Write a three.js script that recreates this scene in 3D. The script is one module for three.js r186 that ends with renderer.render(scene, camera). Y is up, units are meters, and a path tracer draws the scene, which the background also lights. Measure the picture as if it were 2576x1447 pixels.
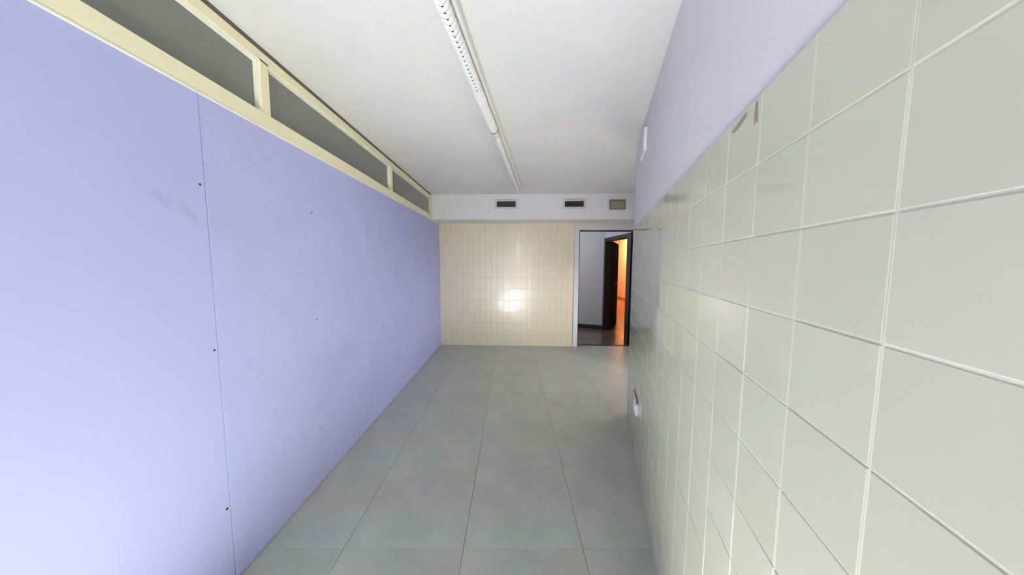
import * as THREE from 'three';
import { RoundedBoxGeometry } from 'three/addons/geometries/RoundedBoxGeometry.js';
import { mergeGeometries } from 'three/addons/utils/BufferGeometryUtils.js';

// ---------------------------------------------------------------- camera, sky, sun, exposure
const scene = new THREE.Scene();
const renderer = new THREE.WebGLRenderer({ antialias: true });
renderer.toneMapping = THREE.LinearToneMapping;
renderer.toneMappingExposure = 1.16;
renderer.shadowMap.enabled = true;

const EYE = 1.4253;                                   // metres above the floor
const camera = new THREE.PerspectiveCamera(2 * Math.atan(723.5 / 737.6154) * 180 / Math.PI, 2576 / 1447, 0.05, 100);
camera.position.set(0, EYE, 0);
camera.rotation.order = 'YXZ';
camera.rotation.set(-0.0809, -0.0025, 0.0033);
scene.add(camera);

scene.background = new THREE.Color().setRGB(17, 17, 17.8);   // hazy bright sky seen through the street door
const sun = new THREE.DirectionalLight(new THREE.Color().setRGB(1, 0.955, 0.95), 156);
const SUN_ELEV = 20.3 * Math.PI / 180;
sun.position.set(0.06, 12 * Math.tan(SUN_ELEV), 12);
sun.target.position.set(0.06, 0, 0);
sun.castShadow = true;
sun.shadow.mapSize.set(2048, 2048);
Object.assign(sun.shadow.camera, { left: -8, right: 8, top: 8, bottom: -8, near: 0.5, far: 40 });
scene.add(sun, sun.target);

// ---------------------------------------------------------------- measures (metres; depth runs away from the camera, z = -depth)
const LEFT = -1.231, BACK = 5.0108, SOFFIT = 4.5907, CEIL = 2.489, TILE_TOP = 2.1057, FRONT = -4.6;
const RX0 = 0.2976, RT = 0.3006, RN = Math.hypot(1, RT);        // slanted right wall: x = RX0 + RT * depth
const R_END = 2.70;

// ---------------------------------------------------------------- helpers
let seed = 7;
const rnd = () => { seed = (seed + 0x6d2b79f5) | 0; let t = Math.imul(seed ^ (seed >>> 15), 1 | seed); t = (t + Math.imul(t ^ (t >>> 7), 61 | t)) ^ t; return ((t ^ (t >>> 14)) >>> 0) / 4294967296; };
const lin = (r, g, b) => new THREE.Color().setRGB(r, g, b);
const std = (c, roughness, extra = {}) => new THREE.MeshStandardMaterial({ color: lin(...c), roughness, ...extra });
const phys = (c, roughness, extra = {}) => new THREE.MeshPhysicalMaterial({ color: lin(...c), roughness, ...extra });
const used = {};
function numbered(name) { const n = used[name] = (used[name] ?? -1) + 1; return n ? name + '_' + String(n).padStart(3, '0') : name; }
function thing(name, label, category, extra = {}) {
  const o = new THREE.Group(); o.name = numbered(name); o.userData = { label, category, ...extra }; scene.add(o); return o;
}
const setting = (name, label, category) => thing(name, label, category, { kind: 'structure' });
function part(name, geometry, material, parent, p = [0, 0, 0]) {
  const m = new THREE.Mesh(geometry, material); m.name = name; m.position.set(...p); m.castShadow = m.receiveShadow = true; parent.add(m); return m;
}
// box between two corners given as x, y, depth
function slab(x0, x1, y0, y1, d0, d1) {
  const g = new THREE.BoxGeometry(x1 - x0, y1 - y0, d1 - d0); g.translate((x0 + x1) / 2, (y0 + y1) / 2, -(d0 + d1) / 2); return metreUV(g);
}
function metreUV(g) {
  const P = g.attributes.position, N = g.attributes.normal, U = g.attributes.uv;
  for (let i = 0; i < P.count; i++) {
    const nx = Math.abs(N.getX(i)), ny = Math.abs(N.getY(i)), nz = Math.abs(N.getZ(i));
    if (nx >= ny && nx >= nz) U.setXY(i, P.getZ(i), P.getY(i)); else if (ny >= nz) U.setXY(i, P.getX(i), P.getZ(i)); else U.setXY(i, P.getX(i), P.getY(i));
  }
  return g;
}
const structure = (name, label, category, geometries, material) => {
  const m = new THREE.Mesh(geometries.length > 1 ? mergeGeometries(geometries) : geometries[0], material);
  m.name = numbered(name); m.castShadow = m.receiveShadow = true; m.userData = { label, category, kind: 'structure' }; scene.add(m); return m;
};
// a glazed tile: front face, chamfer and sides; lies in the xy plane from z = 0 to z = d
const tileCache = new Map();
function tileGeometry(w, h, d, b) {
  const key = [w, h, d, b].map((v) => v.toFixed(4)).join();
  if (tileCache.has(key)) return tileCache.get(key);
  const pos = [], uv = [];
  const ring = (x, y, z) => [[-x, -y, z], [x, -y, z], [x, y, z], [-x, y, z]];
  const quad = (a, c, e, f) => { for (const v of [a, c, e, a, e, f]) { pos.push(...v); uv.push(v[0], v[1]); } };
  const A = ring(w / 2 - b, h / 2 - b, d), B = ring(w / 2, h / 2, d - b * 0.6), C = ring(w / 2, h / 2, 0);
  quad(...A);
  for (let i = 0; i < 4; i++) { const j = (i + 1) % 4; quad(B[i], B[j], A[j], A[i]); quad(C[i], C[j], B[j], B[i]); }
  const g = new THREE.BufferGeometry();
  g.setAttribute('position', new THREE.Float32BufferAttribute(pos, 3)); g.setAttribute('uv', new THREE.Float32BufferAttribute(uv, 2)); g.computeVertexNormals();
  tileCache.set(key, g); return g;
}
// tileable value noise, values 0..1
function noiseField(size, octaves, s0) {
  seed = s0; const out = new Float32Array(size * size); let total = 0;
  for (const [cells, amp] of octaves) {
    const v = Float32Array.from({ length: cells * cells }, rnd); total += amp;
    for (let y = 0; y < size; y++) for (let x = 0; x < size; x++) {
      const fx = x / size * cells, fy = y / size * cells, ix = Math.floor(fx), iy = Math.floor(fy); let tx = fx - ix, ty = fy - iy; tx = tx * tx * (3 - 2 * tx); ty = ty * ty * (3 - 2 * ty);
      const a = v[(iy % cells) * cells + ix % cells], b = v[(iy % cells) * cells + (ix + 1) % cells], c = v[((iy + 1) % cells) * cells + ix % cells], d = v[((iy + 1) % cells) * cells + (ix + 1) % cells];
      out[y * size + x] += amp * ((a * (1 - tx) + b * tx) * (1 - ty) + (c * (1 - tx) + d * tx) * ty);
    }
  }
  for (let i = 0; i < out.length; i++) out[i] /= total;
  return out;
}
function texture(size, shade, metres, srgb = true) {
  const data = new Uint8Array(size * size * 4);
  for (let i = 0; i < size * size; i++) { const c = shade(i % size, Math.floor(i / size), i); for (let k = 0; k < 3; k++) data[i * 4 + k] = Math.max(0, Math.min(255, Math.round(c[k]))); data[i * 4 + 3] = 255; }
  const t = new THREE.DataTexture(data, size, size); t.wrapS = t.wrapT = THREE.RepeatWrapping; t.magFilter = THREE.LinearFilter; t.minFilter = THREE.LinearMipmapLinearFilter;
  if (srgb) t.colorSpace = THREE.SRGBColorSpace; t.repeat.set(1 / metres, 1 / metres); t.needsUpdate = true; return t;
}

// ---------------------------------------------------------------- materials
const soft = noiseField(512, [[6, 1], [14, 0.7], [40, 0.35]], 11), grain = noiseField(512, [[512, 1], [256, 0.6]], 12), blotch = noiseField(512, [[5, 1], [11, 0.8], [23, 0.5], [64, 0.2]], 13);
const streak = noiseField(512, [[256, 1], [128, 0.5]], 14);
const paintMap = texture(512, (x, y, i) => { const v = 247 + (soft[i] - 0.5) * 12 + (grain[i] - 0.5) * 6, p = (blotch[i] - 0.5) * 10; return [v + p, v - p * 0.3, v]; }, 1.7);
const plainMap = texture(512, (x, y, i) => { const v = 248 + (soft[i] - 0.5) * 10 + (grain[i] - 0.5) * 5; return [v, v, v]; }, 1.9);
const rollerBump = texture(512, (x, y, i) => { const v = 128 + (grain[i] - 0.5) * 110 + (soft[i] - 0.5) * 50; return [v, v, v]; }, 0.6, false);
const floorMap = texture(512, (x, y, i) => { const v = 232 + (blotch[i] - 0.5) * 26 + (grain[i] - 0.5) * 26 + (streak[(i * 7) % streak.length] - 0.5) * 8, p = (soft[i] - 0.5) * 14; return [v + p, v, v - p * 0.5]; }, 1.1);
const floorRough = texture(512, (x, y, i) => { const v = 215 + (blotch[i] - 0.5) * 70 + (grain[i] - 0.5) * 30; return [v, v, v]; }, 1.3, false);
const glassBump = texture(512, (x, y, i) => { const v = 128 + 70 * Math.sin(x / 512 * Math.PI * 2 * 40) * Math.sin(y / 512 * Math.PI * 2 * 40) + (grain[i] - 0.5) * 60; return [v, v, v]; }, 0.4, false);
const woodMap = texture(512, (x, y, i) => { const v = soft[Math.floor(y / 2) * 512 + (x * 5) % 512], p = Math.floor(y / 64) % 2 ? 6 : -4; return [205 + v * 40 + p, 200 + v * 45 + p, 190 + v * 50 + p]; }, 0.9);

const M = {
  lilac: std([0.485, 0.51, 0.85], 0.55, { map: paintMap, bumpMap: rollerBump, bumpScale: 0.0003 }),
  upper: std([0.76, 0.74, 0.81], 0.7, { map: plainMap, bumpMap: rollerBump, bumpScale: 0.0004 }),
  entry: std([0.36, 0.33, 0.30], 0.7, { map: plainMap }),
  white: std([0.82, 0.82, 0.82], 0.8, { map: plainMap, bumpMap: rollerBump, bumpScale: 0.0006 }),
  soffit: std([0.93, 0.93, 0.93], 0.75, { map: plainMap, bumpMap: rollerBump, bumpScale: 0.0004 }),
  cream: std([0.93, 0.89, 0.63], 0.5, { map: plainMap }),
  creamEdge: std([0.93, 0.91, 0.80], 0.5),
  board: std([0.62, 0.56, 0.50], 0.9),
  brownStrip: std([0.15, 0.125, 0.11], 0.75),
  grout: std([0.70, 0.705, 0.62], 0.9),
  groutBeige: std([0.53, 0.46, 0.335], 0.9),
  subfloor: std([0.05, 0.055, 0.05], 0.9),
  glass: phys([0.30, 0.31, 0.30], 0.32, { transmission: 0.35, thickness: 0, bumpMap: glassBump, bumpScale: 0.0006 }),
  clearGlass: phys([1, 1, 1], 0, { transmission: 1, thickness: 0, ior: 1.5 }),
  trimWhite: std([0.78, 0.77, 0.80], 0.5),
  plastic: std([0.85, 0.85, 0.84], 0.4),
  plasticCream: std([0.86, 0.82, 0.70], 0.4),
  metalWhite: std([0.80, 0.80, 0.79], 0.35),
  black: std([0.018, 0.015, 0.014], 0.4),
  darkWood: std([0.010, 0.007, 0.006], 0.45),
  leaf: phys([0.010, 0.008, 0.007], 0.95, { specularIntensity: 0.15 }),
  hole: std([0.015, 0.015, 0.015], 0.9),
  screw: std([0.03, 0.025, 0.05], 0.5),
  corridorWall: std([0.50, 0.51, 0.57], 0.8, { map: plainMap }),
  corridorFloor: std([0.15, 0.115, 0.09], 0.2, { map: plainMap }),
  roomWall: std([0.80, 0.72, 0.60], 0.8, { map: plainMap }),
  wood: std([0.50, 0.30, 0.15], 0.22, { map: woodMap }),
  concrete: std([0.11, 0.11, 0.105], 0.9, { map: floorMap }),
  asphaltWall: std([0.30, 0.29, 0.28], 0.9, { map: plainMap }),
  neighbour: std([0.62, 0.61, 0.59], 0.9),
  vent: std([0.68, 0.68, 0.68], 0.4),
  ventSlat: std([0.16, 0.16, 0.16], 0.45),
  yellowed: std([0.36, 0.33, 0.20], 0.35),
  dullGrey: std([0.19, 0.18, 0.17], 0.5),
  tape: std([0.30, 0.255, 0.24], 0.8),
};
const tilesGrey = [0, 1, 2, 3].map((k) => phys([0.55 + k * 0.008, 0.558 + k * 0.007, 0.455 + k * 0.008], 0.05, { ior: 1.55 }));
const tilesBeige = [0, 1, 2, 3].map((k) => phys([0.84 + k * 0.01, 0.755 + k * 0.009, 0.54 + k * 0.01], 0.30, { ior: 1.9, clearcoat: 1, clearcoatRoughness: 0.14 }));
const floorMats = [0, 1, 2].map((k) => std([0.57 + k * 0.008, 0.605 + k * 0.006, 0.54 + k * 0.005], 0.42, { map: floorMap, roughnessMap: floorRough }));

// ---------------------------------------------------------------- floor of loose 60 cm panels
const floor = setting('floor', 'grey-green speckled floor of large square panels', 'floor');
part('subfloor', slab(-1.35, 2.3, -0.09, -0.034, FRONT, BACK + 0.06), M.subfloor, floor);
{
  const xs = [LEFT - 0.03, -0.8364, -0.2364, 0.3636, 0.9636, 1.5636, 2.16];
  const ds = [FRONT]; for (let k = -9; k <= 6; k++) ds.push(1.3593 + 0.6 * k); ds.push(BACK + 0.06);
  for (let i = 0; i + 1 < xs.length; i++) for (let j = 0; j + 1 < ds.length; j++) {
    if (ds[j + 1] - ds[j] < 0.02) continue;
    const gx = 0.0009, gz = (i === 2 && j === 12) ? 0.0010 : 0.0003 + 0.0003 * rnd();
    const w = xs[i + 1] - xs[i] - 2 * gx, h = ds[j + 1] - ds[j] - 2 * gz;
    const g = tileGeometry(w, h, 0.034, 0.0012), m = part('floor_panel', g, floorMats[Math.floor(rnd() * 3)], floor, [(xs[i] + xs[i + 1]) / 2, -0.034, -(ds[j] + ds[j + 1]) / 2]);
    m.rotation.x = -Math.PI / 2; m.rotation.z = 0;
  }
}
// ---------------------------------------------------------------- ceiling and soffit
structure('ceiling', 'white painted ceiling above the long room', 'ceiling', [slab(-1.35, 2.35, CEIL, CEIL + 0.12, FRONT - 0.1, BACK + 0.12)], M.white);
const SKEW = -0.0332;                                        // the end wall is not quite square to the left wall
const endGroup = (g) => { g.position.z = -BACK; g.rotation.y = SKEW; return g; };
{
  const s = setting('soffit', 'white boxed bulkhead across the end wall holding two vents', 'soffit');
  s.position.z = -SOFFIT; s.rotation.y = SKEW;
  part('bulkhead', slab(-1.24, 2.2, TILE_TOP, CEIL + 0.02, 0, BACK - SOFFIT), M.soffit, s);
}
// ---------------------------------------------------------------- left partition: lilac boards, rail, strip of panes
{
  const w = setting('wall_left', 'lilac painted board partition with a high strip of panes', 'wall');
  const seams = [FRONT, -3.99, -2.69, -1.39, -0.09, 1.21, 2.51, 3.81, BACK + 0.1];
  part('backing', slab(LEFT - 0.1, LEFT - 0.014, 0, 2.10, FRONT - 0.05, BACK + 0.1), M.board, w);
  for (let i = 0; i + 1 < seams.length; i++) {
    const gap = [0.001, 0.001, 0.001, 0.001, 0.001, 0.0011, 0.0004, 0.0003, 0][i], gap2 = [0.001, 0.001, 0.001, 0.001, 0.0011, 0.0004, 0.0003, 0, 0][i];
    const g = tileGeometry(seams[i + 1] - seams[i] - gap - gap2, 2.10 - 0.003, 0.014, 0.0012);
    const m = part('wall_board', g, i === 4 ? null : M.lilac, w, [LEFT - 0.014, 1.0515, -(seams[i] + gap + seams[i + 1] - gap2) / 2]);
    m.rotation.y = Math.PI / 2;
    if (i === 4) {                                            // the board with the hand marks beside its seam
      const c = document.createElement('canvas'); c.width = 1024; c.height = 1024; const x = c.getContext('2d');
      x.fillStyle = 'rgb(247,247,247)'; x.fillRect(0, 0, 1024, 1024);
      seed = 77; for (let k = 0; k < 5000; k++) { const v = 238 + rnd() * 14; x.fillStyle = `rgba(${v},${v},${v},0.25)`; x.fillRect(rnd() * 1024, rnd() * 1024, 4, 4); }
      const px = (depth) => (depth + 0.09) / 1.3 * 1024, py = (y) => (1 - y / 2.1) * 1024;
      const smear = (d0, y0, d1, y1, n, spread, alpha) => { for (let k = 0; k < n; k++) { const t = rnd(), ox = (rnd() - 0.5) * spread, oy = (rnd() - 0.5) * spread; x.strokeStyle = `rgba(150,150,165,${alpha})`; x.lineWidth = 1 + rnd() * 3; x.beginPath(); const X = px(d0 + (d1 - d0) * t) + ox, Y = py(y0 + (y1 - y0) * t) + oy; x.moveTo(X, Y); x.lineTo(X + 6 + rnd() * 10, Y + 5 + rnd() * 8); x.stroke(); } };
      smear(1.03, 1.675, 1.075, 1.635, 60, 16, 0.028); smear(1.10, 1.655, 1.16, 1.600, 90, 16, 0.034); smear(0.99, 1.665, 1.15, 1.665, 40, 14, 0.02);
      const t = new THREE.CanvasTexture(c); t.colorSpace = THREE.SRGBColorSpace;
      const gg = g.clone(), U = gg.attributes.uv, W = 1.3; for (let k = 0; k < U.count; k++) U.setXY(k, 0.5 + U.getX(k) / W, U.getY(k) / 2.1 + 0.5);
      m.geometry = gg; m.material = std([0.485, 0.51, 0.85], 0.55, { map: t });
      t.wrapS = THREE.RepeatWrapping;
    }
  }
  const head = new THREE.CylinderGeometry(0.005, 0.005, 0.002, 12); head.rotateZ(Math.PI / 2);
  for (const [d, y, r] of [[1.19, 1.734, 1], [1.194, 1.064, 0.9], [1.194, 0.36, 1.15], [1.84, 1.733, 1], [1.838, 1.069, 0.9], [1.822, 0.358, 0.7], [2.562, 0.366, 1.1]]) part('screw_head', head, M.screw, w, [LEFT, y, -d]).scale.set(1, r, r);
  const TOPY = 2.459;
  part('rail', slab(LEFT - 0.09, LEFT + 0.004, 2.0916, 2.167, FRONT, 2.509), M.cream, w);
  part('rail', slab(LEFT - 0.09, LEFT + 0.004, 2.0916, 2.167, 2.511, BACK + 0.1), M.cream, w);
  part('rail_bead', slab(LEFT, LEFT + 0.0065, 2.0876, 2.0935, FRONT, BACK + 0.1), M.creamEdge, w);
  part('top_strip', slab(LEFT - 0.07, LEFT - 0.008, TOPY, CEIL + 0.01, FRONT, SOFFIT + 0.02), M.brownStrip, w);  // dark brown strip set back between the top rail and the ceiling
  part('top_rail', slab(LEFT - 0.09, LEFT, 2.413, TOPY, FRONT, SOFFIT + 0.02), M.cream, w);
  part('glazing_bead', slab(LEFT - 0.045, LEFT - 0.006, 2.404, 2.4132, FRONT, SOFFIT + 0.02), M.creamEdge, w);
  for (const d of [-4.58, -3.101, -1.553, -0.005, 1.543, 3.091]) {
    part('mullion', slab(LEFT - 0.07, LEFT, 2.16, 2.42, d - 0.024, d + 0.024), M.cream, w);
    part('glazing_bead', slab(LEFT - 0.045, LEFT - 0.010, 2.16, 2.42, d - 0.033, d - 0.024), M.creamEdge, w);
  }
  part('mullion', slab(LEFT - 0.07, LEFT, 2.16, 2.42, 4.565, 4.61), M.cream, w);
  for (const [a, b] of [[-4.556, -3.125], [-3.077, -1.577], [-1.529, -0.029], [0.019, 1.519], [1.567, 3.067], [3.115, 4.565]]) part('pane', slab(LEFT - 0.036, LEFT - 0.030, 2.167, 2.413, a, b), M.glass, w);
}
structure('wall_adjoining', 'dim grey walls of the space behind the high panes', 'wall', [
  slab(-2.6, -2.5, 0, 2.6, FRONT - 0.1, BACK + 0.2), slab(-2.5, LEFT - 0.05, 2.5, 2.6, FRONT - 0.1, BACK + 0.2), slab(-2.5, LEFT - 0.1, -0.1, 0, FRONT - 0.1, BACK + 0.2),
  slab(-2.5, LEFT - 0.1, 0, 2.5, FRONT - 0.1, FRONT), slab(-2.5, LEFT - 0.1, 0, 2.5, BACK + 0.1, BACK + 0.2)], M.neighbour);

// ---------------------------------------------------------------- slanted right wall with grey-green tiles
const wallRight = setting('wall_right', 'slanted wall of glossy grey-green square tiles with pale grout', 'wall');
wallRight.position.set(RX0, 0, 0); wallRight.rotation.y = Math.atan2(-1, -RT);      // local -x runs along the wall away from the camera, local +z faces the room
{
  const uEnd = R_END * RN, uStart = -0.1 * RN, TOP = 1.7524;
  const box = (u0, u1, y0, y1, z0, z1) => { const g = new THREE.BoxGeometry(u1 - u0, y1 - y0, z1 - z0); g.translate(-(u0 + u1) / 2, (y0 + y1) / 2, (z0 + z1) / 2); return metreUV(g); };
  part('plaster', box(uStart, uEnd, TOP - 0.01, CEIL + 0.02, -0.16, -0.006), M.upper, wallRight);
  part('mortar_bed', box(uStart, uEnd - 0.001, 0, TOP - 0.002, -0.16, -0.0012), M.grout, wallRight);
  const us = [uStart]; for (let i = -2; i <= 17; i++) us.push(0.3129 + 0.1455 * i); if (uEnd - us[us.length - 1] > 0.01) us.push(uEnd);
  const ys = [0]; for (let r = 11; r >= -1; r--) ys.push(1.6157 - 0.1367 * r); 
  seed = 21;
  for (let i = 0; i + 1 < us.length; i++) for (let j = 0; j + 1 < ys.length; j++) {
    const J = 0.0014, w = us[i + 1] - us[i] - 2 * J, h = ys[j + 1] - ys[j] - 2 * J; if (w < 0.006) continue;
    const m = part('tile', tileGeometry(w, h, 0.008, 0.0012), tilesGrey[Math.floor(rnd() * 4)], wallRight, [-(us[i] + us[i + 1]) / 2, (ys[j] + ys[j + 1]) / 2, -0.008 + (rnd() - 0.5) * 0.0007]);
    m.rotation.set((rnd() - 0.5) * 0.006, (rnd() - 0.5) * 0.006, 0);
  }
}
structure('wall_return', 'plain return wall behind the tiled corner', 'wall', [slab(1.18, 2.26, 0, CEIL + 0.02, R_END - 0.16, R_END - 0.02)], M.upper);
const WN0 = 3.05, WN1 = 4.0, WNB = 0.3, WNT = 1.3;           // unseen window added in the alcove to brighten the far half
structure('wall_alcove', 'plain side wall of the alcove around its added window', 'wall', [slab(2.14, 2.26, 0, WNB, R_END - 0.1, BACK + 0.1), slab(2.14, 2.26, WNT, CEIL + 0.02, R_END - 0.1, BACK + 0.1), slab(2.14, 2.26, WNB, WNT, R_END - 0.1, WN0), slab(2.14, 2.26, WNB, WNT, WN1, BACK + 0.1)], M.upper);
{
  const w = setting('window_1', 'white framed window added in the alcove wall to light the far half', 'window');
  for (const d of [WN0, (WN0 + WN1) / 2 - 0.02, WN1 - 0.04]) part('added_stile', slab(2.18, 2.22, WNB, WNT, d, d + 0.04), M.trimWhite, w);
  for (const y of [WNB, WNT - 0.04]) part('added_rail', slab(2.18, 2.22, y, y + 0.04, WN0, WN1), M.trimWhite, w);
  for (const d of [WN0 + 0.04, (WN0 + WN1) / 2 + 0.02]) part('pane', slab(2.198, 2.202, WNB + 0.04, WNT - 0.04, d, d + (WN1 - WN0) / 2 - 0.06), M.clearGlass, w);
}
structure('wall_entry', 'plain walls of the entry beside the street door', 'wall', [slab(0.33, 1.72, 0, CEIL + 0.02, -0.1, 0.0), slab(1.6, 1.72, 0, CEIL + 0.02, FRONT, -0.1)], M.entry);
structure('wall_front', 'plain wall around the open street door', 'wall', [slab(-1.35, -0.68, 0, CEIL + 0.02, FRONT - 0.12, FRONT), slab(0.04, 1.72, 0, CEIL + 0.02, FRONT - 0.12, FRONT), slab(-0.68, 0.04, 2.15, CEIL + 0.02, FRONT - 0.12, FRONT)], M.entry);
structure('pavement', 'dark asphalt ground outside the street door', 'pavement', [slab(-6, 8, -0.12, -0.01, -12, FRONT), slab(2.26, 8, -0.12, -0.01, FRONT, 4.3)], M.concrete);
structure('added_awning', 'flat awning blocking steep sky above the added alcove window', 'added_awning', [slab(2.26, 3.7, 1.42, 1.48, 2.7, 4.25)], M.asphaltWall);  // unseen overhang added to keep steep sky light off the alcove floor
structure('wall_street', 'grey wall across the pavement outside', 'wall', [slab(-6, 6, -0.1, 2.2, -12.2, -12)], M.asphaltWall);

// ---------------------------------------------------------------- end wall with beige tiles and the doorway
const wallBack = endGroup(setting('wall_back', 'end wall of glossy beige upright tiles beside a doorway', 'wall'));
const DX0 = 1.14, DX1 = 2.10, DH = 1.99, TRIM = 0.078;
{
  part('mortar_bed', slab(-1.35, DX0, 0, CEIL + 0.02, 0.0022 - 0, 0.13), M.groutBeige, wallBack);
  part('mortar_bed', slab(DX0, 2.3, DH, CEIL + 0.02, 0.0022, 0.13), M.groutBeige, wallBack);
  part('wall_pier', slab(DX1, 2.3, 0, DH, 0.0022, 0.13), M.upper, wallBack);
  const xs = [-1.24]; for (let k = -11; k <= 10; k++) xs.push(-0.037 + 0.1003 * k); xs.push(DX0 - TRIM);
  const ys = [0]; for (let r = 1; r <= 10; r++) ys.push(0.2 * r - 0.005); ys.push(TILE_TOP + 0.004);
  seed = 33;
  const lay = (x0, x1, y0, y1) => {
    const J = 0.0009, m = part('tile', tileGeometry(x1 - x0 - 2 * J, y1 - y0 - 2 * J, 0.007, 0.001), tilesBeige[Math.floor(rnd() * 4)], wallBack, [(x0 + x1) / 2, (y0 + y1) / 2, -0.007 + 0.0005 * rnd()]);
    m.rotation.set((rnd() - 0.5) * 0.022, (rnd() - 0.5) * 0.022, 0);
  };
  for (let i = 0; i + 1 < xs.length; i++) for (let j = 0; j + 1 < ys.length; j++) lay(xs[i], xs[i + 1], ys[j], ys[j + 1]);
  for (let x = DX0 - TRIM; x < 2.1; x += 0.1003) lay(x, x + 0.1003, DH + TRIM, TILE_TOP + 0.004);
}
{
  const t = endGroup(setting('trim_1', 'white painted casing around the doorway in the beige tiled wall', 'door casing'));
  const mitre = (pts) => { const s = new THREE.Shape(pts.map(([x, y]) => new THREE.Vector2(x, y))); return new THREE.ExtrudeGeometry(s, { depth: 0.014, bevelEnabled: true, bevelSize: 0.002, bevelThickness: 0.002, bevelSegments: 1 }); };
  part('casing_stile', mitre([[DX0 - TRIM + 0.002, 0], [DX0 - 0.002, 0], [DX0 - 0.002, DH + 0.002], [DX0 - TRIM + 0.002, DH + TRIM - 0.002]]), M.trimWhite, t);
  part('casing_head', mitre([[DX0 - TRIM + 0.003, DH + TRIM - 0.002], [DX0 - 0.001, DH + 0.002], [2.13, DH + 0.002], [2.13, DH + TRIM - 0.002]]), M.trimWhite, t);
  part('lining_head', slab(DX0, DX1, DH - 0.012, DH + 0.004, -0.008, 0.14), M.darkWood, t);
  part('lining_jamb', slab(DX0 - 0.004, DX0 + 0.01, 0, DH, -0.006, 0.14), M.darkWood, t);
  part('lining_jamb', slab(DX1 - 0.02, DX1 + 0.03, 0, DH, -0.012, 0.13), M.darkWood, t);
  part('threshold', slab(DX0, DX1, -0.03, 0.002, 0.06, 0.14), M.darkWood, t);
}
// ---------------------------------------------------------------- corridor behind the doorway
const turned = (g) => { const a = 0.0714, px = 2.02, pz = -5.13; g.rotation.y = a; g.position.set(2.08 - (px * Math.cos(a) + pz * Math.sin(a)), 0, pz - (-px * Math.sin(a) + pz * Math.cos(a))); return g; };   // the side wall is not quite square either
const CR = 2.02, CRT = 2.14, SD0 = 5.24, SD1 = 6.25, SDH = 1.90;        // side wall of the corridor and its door opening
structure('floor_corridor', 'dark brown polished floor of the corridor beyond the doorway', 'floor', [slab(-0.6, CRT, -0.06, 0, BACK + 0.06, 7.6)], M.corridorFloor);
structure('ceiling_corridor', 'pale ceiling of the corridor beyond the doorway', 'ceiling', [slab(-0.6, CRT, 2.4, 2.5, BACK + 0.1, 7.6)], M.white);
{
  const w = setting('wall_corridor', 'grey-lilac corridor wall with a black skirting seen through the doorway', 'wall');
  w.position.set(2.0, 0, -6.30); w.rotation.y = -0.40;          // runs away to the left
  part('plaster', slab(-2.6, 0, 0, 2.4, 0, 0.1), M.corridorWall, w);
  part('skirting', slab(-2.6, -0.01, 0, 0.09, -0.012, 0.002), M.black, w);
}
turned(structure('wall_corridor_side', 'pale side wall of the corridor above the black door frame', 'wall', [
  slab(CR, CRT, 0, 2.42, BACK + 0.12, SD0), slab(CR, CRT, 0, 2.42, SD1, 7.6), slab(CR, CRT, SDH, 2.42, SD0, SD1)], M.corridorWall));
structure('wall_corridor_end', 'grey wall closing the corridor', 'wall', [slab(-0.6, -0.5, 0, 2.42, BACK + 0.1, 7.6)], M.corridorWall);
{
  const d = turned(setting('door_1', 'black door frame with a black door standing open into the orange room', 'door'));
  const F = 0.07;
  part('frame_jamb', slab(CR - 0.014, CRT + 0.01, 0, SDH + F, BACK + 0.105, SD0 + 0.02), M.darkWood, d);
  part('frame_jamb', slab(CR - 0.014, CRT + 0.01, 0, SDH + F, SD1 - 0.02, SD1 + F), M.darkWood, d);
  part('frame_head', slab(CR - 0.014, CRT + 0.01, SDH, SDH + F, SD0 + 0.02, SD1 - 0.02), M.darkWood, d);
  const leaf = part('door_leaf', new THREE.BoxGeometry(1.0, 1.88, 0.04), M.leaf, d), a = Math.atan2(0.89, 0.505);
  leaf.position.set(CRT + 0.02 + 0.5 * Math.cos(a), 0.95, -(SD1 - 0.03 + 0.5 * Math.sin(a))); leaf.rotation.y = a;
  const lever = part('handle', mergeGeometries([new THREE.CylinderGeometry(0.024, 0.024, 0.012, 16).rotateX(Math.PI / 2), new THREE.CylinderGeometry(0.009, 0.009, 0.05, 10).rotateX(Math.PI / 2).translate(0, 0, 0.025), new THREE.CylinderGeometry(0.009, 0.009, 0.11, 10).rotateZ(Math.PI / 2).translate(-0.05, 0, 0.05)]), M.metalWhite, leaf, [0.08, 0.04, 0.024]);
  lever.userData.label = 'small pale door handle';
  part('handle', lever.geometry.clone().rotateX(Math.PI), M.metalWhite, leaf, [0.08, 0.04, -0.024]);
}
{
  const l = thing('corridor_fill_lamp', 'round white ceiling lamp added to brighten the corridor past the doorway', 'lamp');
  l.position.set(0.45, 2.4, -5.75);  // added light source, out of view, to brighten the corridor wall
  part('base', new THREE.CylinderGeometry(0.13, 0.13, 0.02, 28), M.plastic, l, [0, -0.01, 0]);
  part('globe', new THREE.SphereGeometry(0.11, 24, 12, 0, Math.PI * 2, Math.PI / 2, Math.PI / 2).scale(1, 0.6, 1), std([0.9, 0.9, 0.88], 0.4, { emissive: lin(1, 0.97, 0.95), emissiveIntensity: 1.5 }), l, [0, -0.02, 0]);
  const p = new THREE.PointLight(lin(0.92, 0.93, 1.0), 2.6, 0, 2); p.position.set(0, -0.12, 0); p.shadow.radius = 4; p.castShadow = true; l.add(p);
}
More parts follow.
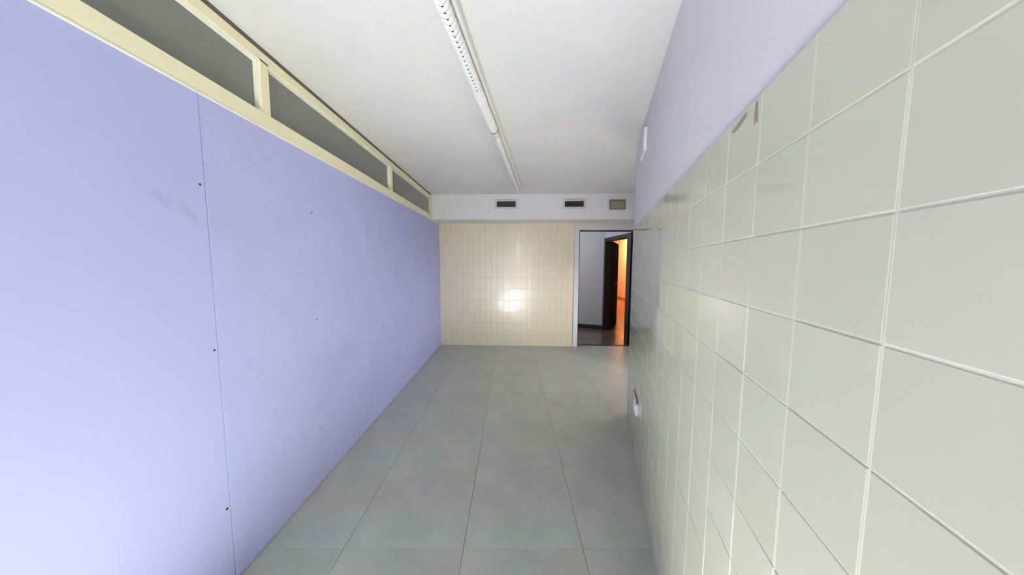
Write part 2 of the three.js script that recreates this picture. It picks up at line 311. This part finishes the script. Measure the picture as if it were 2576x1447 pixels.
// ---------------------------------------------------------------- warm lit room past the black door
structure('floor_far_room', 'orange-brown glossy wooden floor of the warm lit room', 'floor', [slab(CRT, 4.6, -0.06, 0, 4.4, 12.7)], M.wood);
structure('ceiling_far_room', 'ceiling of the warm lit room', 'ceiling', [slab(CRT - 0.1, 4.6, 2.4, 2.5, 4.4, 12.7)], M.roomWall);
structure('wall_far_room', 'warm lit plain walls of the room past the black door', 'wall', [slab(4.45, 4.6, 0, 2.42, 4.4, 12.7), slab(CRT - 0.1, 4.5, 0, 2.42, 12.5, 12.7), slab(CRT, 4.5, 0, 2.42, 4.3, 4.4), slab(CRT - 0.12, CRT, 0, 2.42, 7.6, 12.6)], M.roomWall);
structure('baseboard_far_room', 'brown skirting along the warm lit wall', 'skirting', [slab(4.435, 4.451, 0, 0.09, 4.4, 12.5), slab(CRT, 4.44, 0, 0.09, 12.485, 12.5)], M.wood);
{
  const l = thing('pendant_lamp', 'warm glowing lamp in the far room hidden behind the black door', 'lamp');
  l.position.set(3.72, 2.05, -11.0);
  part('cord', new THREE.CylinderGeometry(0.004, 0.004, 0.30, 8), M.black, l, [0, 0.2, 0]);
  part('socket', new THREE.CylinderGeometry(0.02, 0.024, 0.06, 16), M.black, l, [0, 0.075, 0]);
  part('bulb', new THREE.SphereGeometry(0.05, 24, 16), std([1, 0.8, 0.5], 0.5, { emissive: lin(1, 0.55, 0.2), emissiveIntensity: 4 }), l);
  const p = new THREE.PointLight(lin(1, 0.38, 0.17), 9, 0, 2); p.castShadow = true; l.add(p);
}
// ---------------------------------------------------------------- two fluorescent battens in a line on the ceiling
const LSLOPE = 0.127, axisX = (d) => -0.262 + LSLOPE * (d - 1.17);
function batten(d0, d1, label) {
  const g = thing('fluorescent_batten', label, 'ceiling light', { group: 'fluorescent battens on the ceiling' });
  g.position.set(axisX(d0), CEIL, -d0); g.rotation.y = -Math.atan(LSLOPE);
  const len = (d1 - d0) * Math.hypot(1, LSLOPE);
  const body = new RoundedBoxGeometry(0.066, 0.046, len, 1, 0.003); body.translate(0, -0.0225, -len / 2);
  part('channel', body, M.metalWhite, g);
  return { g, k: Math.hypot(1, LSLOPE), len };
}
const halfTube = (profile, seg = 16) => { const l = new THREE.LatheGeometry(profile.map(([r, a]) => new THREE.Vector2(r, a)), seg, Math.PI * 0.5 - 0.35, Math.PI + 0.7); l.rotateX(-Math.PI / 2); return l; };
{
  const { g, k } = batten(0.76, 2.38, 'white fluorescent batten with a ribbed slotted cover on the ceiling');
  const yc = -0.069, xo = -0.011, pitch = 0.03;
  const rib = halfTube([[0.0262, 0], [0.0294, 0.005], [0.0308, 0.015], [0.0294, 0.025], [0.0262, 0.03]]);
  const slot = new THREE.SphereGeometry(0.0055, 10, 6); slot.scale(1, 0.35, 0.75);
  const n = 49;
  for (let i = 0; i < n; i++) {
    const d = 0.80 + i * pitch;
    part('cover_rib', rib, M.plastic, g, [xo, yc, -(d - 0.76) * k]);
    if (d < 1.72) part('cover_slot', slot, M.hole, g, [xo + 0.006, yc - 0.0262, -(d - 0.76) * k - pitch]);
  }
  const cap = new THREE.CylinderGeometry(0.0312, 0.0312, 0.004, 24); cap.rotateX(Math.PI / 2);
  part('end_cap', cap, M.dullGrey, g, [xo, yc, -(2.272 - 0.76) * k]);
  part('end_cap', cap, M.plastic, g, [xo, yc, -(0.798 - 0.76) * k]);
  part('lamp_holder', halfTube([[0.026, 0], [0.026, 0.095], [0, 0.095]]), M.plasticCream, g, [xo + 0.003, yc, -(2.276 - 0.76) * k]);
}
{
  const { g, k } = batten(2.40, 4.13, 'white fluorescent batten with a smooth cover near the vents');
  const yc = -0.064, xo = -0.011;
  part('lamp_holder', halfTube([[0, 0], [0.0255, 0], [0.0255, 0.06]]), M.plasticCream, g, [xo + 0.003, yc, -0.003]);
  const starts = [2.46, 2.62, 2.73, 3.02, 3.22, 3.62], ends = [2.62, 2.73, 3.02, 3.22, 3.62, 4.12];
  starts.forEach((d, i) => { const L = (ends[i] - d) * k - 0.002; part('cover_segment', halfTube([[0.0225, 0], [0.0240, 0.003], [0.0240, L - 0.003], [0.0225, L]]), M.plastic, g, [xo - 0.006, yc + 0.002, -(d - 2.40) * k]); });
  const cap = new THREE.CylinderGeometry(0.0235, 0.0235, 0.004, 20); cap.rotateX(Math.PI / 2);
  part('end_cap', cap, M.plastic, g, [xo - 0.006, yc + 0.002, -(4.122 - 2.40) * k]);
}
// ---------------------------------------------------------------- vents and emergency light on the bulkhead
const onSoffit = (g, x) => { g.position.set(x, 0, -SOFFIT - SKEW * x * 1 * -1 * -1); g.rotation.y = SKEW; };
function vent(x, label) {
  const v = thing('air_vent', label, 'air vent', { group: 'air vents on the bulkhead' });
  onSoffit(v, x); v.position.y = 2.336;
  const w = 0.336, h = 0.136, f = 0.022;
  const sh = new THREE.Shape([[-w / 2, -h / 2], [w / 2, -h / 2], [w / 2, h / 2], [-w / 2, h / 2]].map((p) => new THREE.Vector2(...p)));
  sh.holes.push(new THREE.Path([[-w / 2 + f, -h / 2 + f], [-w / 2 + f, h / 2 - f], [w / 2 - f, h / 2 - f], [w / 2 - f, -h / 2 + f]].map((p) => new THREE.Vector2(...p))));
  part('frame', new THREE.ExtrudeGeometry(sh, { depth: 0.012, bevelEnabled: true, bevelSize: 0.003, bevelThickness: 0.003, bevelSegments: 1 }), M.vent, v, [0, 0, 0.003]);
  part('duct_dark', new THREE.BoxGeometry(w - 2 * f + 0.004, h - 2 * f + 0.004, 0.002), M.hole, v, [0, 0, 0.0015]);  // flat plate coloured near-black for the shade inside the vent
  for (let i = 0; i < 5; i++) { const s = part('slat', new THREE.BoxGeometry(w - 2 * f, 0.0022, 0.013), M.ventSlat, v, [0, -0.036 + i * 0.018, 0.0085]); s.rotation.x = 0.45; }
}
vent(-0.082, 'white framed air vent with dark slats close to the ceiling light');
vent(0.955, 'white framed air vent with dark slats beside the emergency light');
{
  const e = thing('emergency_light', 'small box emergency light with a yellowed cover beside the vents', 'emergency light');
  onSoffit(e, 1.604); e.position.y = 2.3225;
  part('housing', new RoundedBoxGeometry(0.24, 0.148, 0.03, 2, 0.008), M.dullGrey, e, [0, 0, 0.015]);
  part('cover', new RoundedBoxGeometry(0.205, 0.108, 0.026, 2, 0.008), M.yellowed, e, [0, -0.003, 0.027]);
  for (const s of [-1, 1]) part('screw', new THREE.CylinderGeometry(0.006, 0.006, 0.004, 12).rotateX(Math.PI / 2), M.dullGrey, e, [s * 0.06, 0.0, 0.040]);
}
// ---------------------------------------------------------------- small things on the walls
function onRight(g, depth, y) {                                // origin on the tile face, local +z into the room, local -x away along the wall
  g.position.set(RX0 + RT * depth, y, -depth); g.rotation.y = Math.atan2(-1, -RT);
}
{
  const s = thing('socket_outlet', 'white surface-mounted socket low on the tiled wall', 'socket');
  onRight(s, 2.03, 0.40);
  part('box', new RoundedBoxGeometry(0.118, 0.084, 0.018, 2, 0.004), M.plastic, s, [0, 0, 0.009]);
  part('face_plate', new RoundedBoxGeometry(0.106, 0.072, 0.004, 1, 0.0015), M.plastic, s, [0, 0, 0.019]);
  for (const x of [-0.026, 0.026]) part('outlet_hole', new THREE.CylinderGeometry(0.019, 0.019, 0.001, 20).rotateX(Math.PI / 2), M.plasticCream, s, [x, 0, 0.0212]);
  part('joint_line', new THREE.TubeGeometry(new THREE.CatmullRomCurve3([[0.03, 0.036, 0.006], [0.02, 0.052, 0.004], [-0.05, 0.055, 0.003], [-0.17, 0.056, 0.002]].map((p) => new THREE.Vector3(...p))), 20, 0.004, 6), M.black, s);  // dark gap line along the tile joint, built as a thin black tube
}
{
  const j = thing('junction_box', 'flat white junction box high on the plain wall above the tiles', 'junction box');
  onRight(j, 2.2, 2.29);
  part('box', new RoundedBoxGeometry(0.21, 0.16, 0.02, 1, 0.002), M.plastic, j, [0, 0, 0.004]);
  part('lid', new RoundedBoxGeometry(0.2, 0.15, 0.003, 1, 0.001), M.upper, j, [0, 0, 0.015]);
}
function tape(pts, label) {                                    // corners as depth, height on the tile face
  const c = pts.reduce((a, p) => [a[0] + p[0] / pts.length, a[1] + p[1] / pts.length], [0, 0]);
  const t = thing('tape_residue', label, 'tape residue');
  onRight(t, c[0], c[1]);
  const s = new THREE.Shape(pts.map(([d, y]) => new THREE.Vector2(-(d - c[0]) * RN, y - c[1])));
  part('strip', new THREE.ExtrudeGeometry(s, { depth: 0.0008, bevelEnabled: false }), M.tape, t, [0, 0, 0.0004]);
}
tape([[0.705, 1.728], [0.688, 1.722], [0.640, 1.732], [0.634, 1.739], [0.645, 1.740]], 'brown slanting strip of tape residue near the top of the tiles');
tape([[0.6025, 1.7005], [0.591, 1.7005], [0.5945, 1.741], [0.5985, 1.742], [0.600, 1.735]], 'brown upright strip of tape residue near the top of the tiles');
{
  const h = thing('wall_hook', 'tiny white hook on the beige tiles beside the doorway', 'hook');
  h.position.set(0.891, 1.059, -(BACK - 0.030)); h.rotation.y = SKEW;
  part('plate', new RoundedBoxGeometry(0.016, 0.05, 0.004, 1, 0.0015), M.plastic, h, [0, 0, 0.003]);
  part('peg', new THREE.TorusGeometry(0.014, 0.0045, 8, 14, Math.PI).rotateZ(Math.PI).rotateY(Math.PI / 2), M.plastic, h, [0, -0.012, 0.018]);
}
renderer.render(scene, camera);
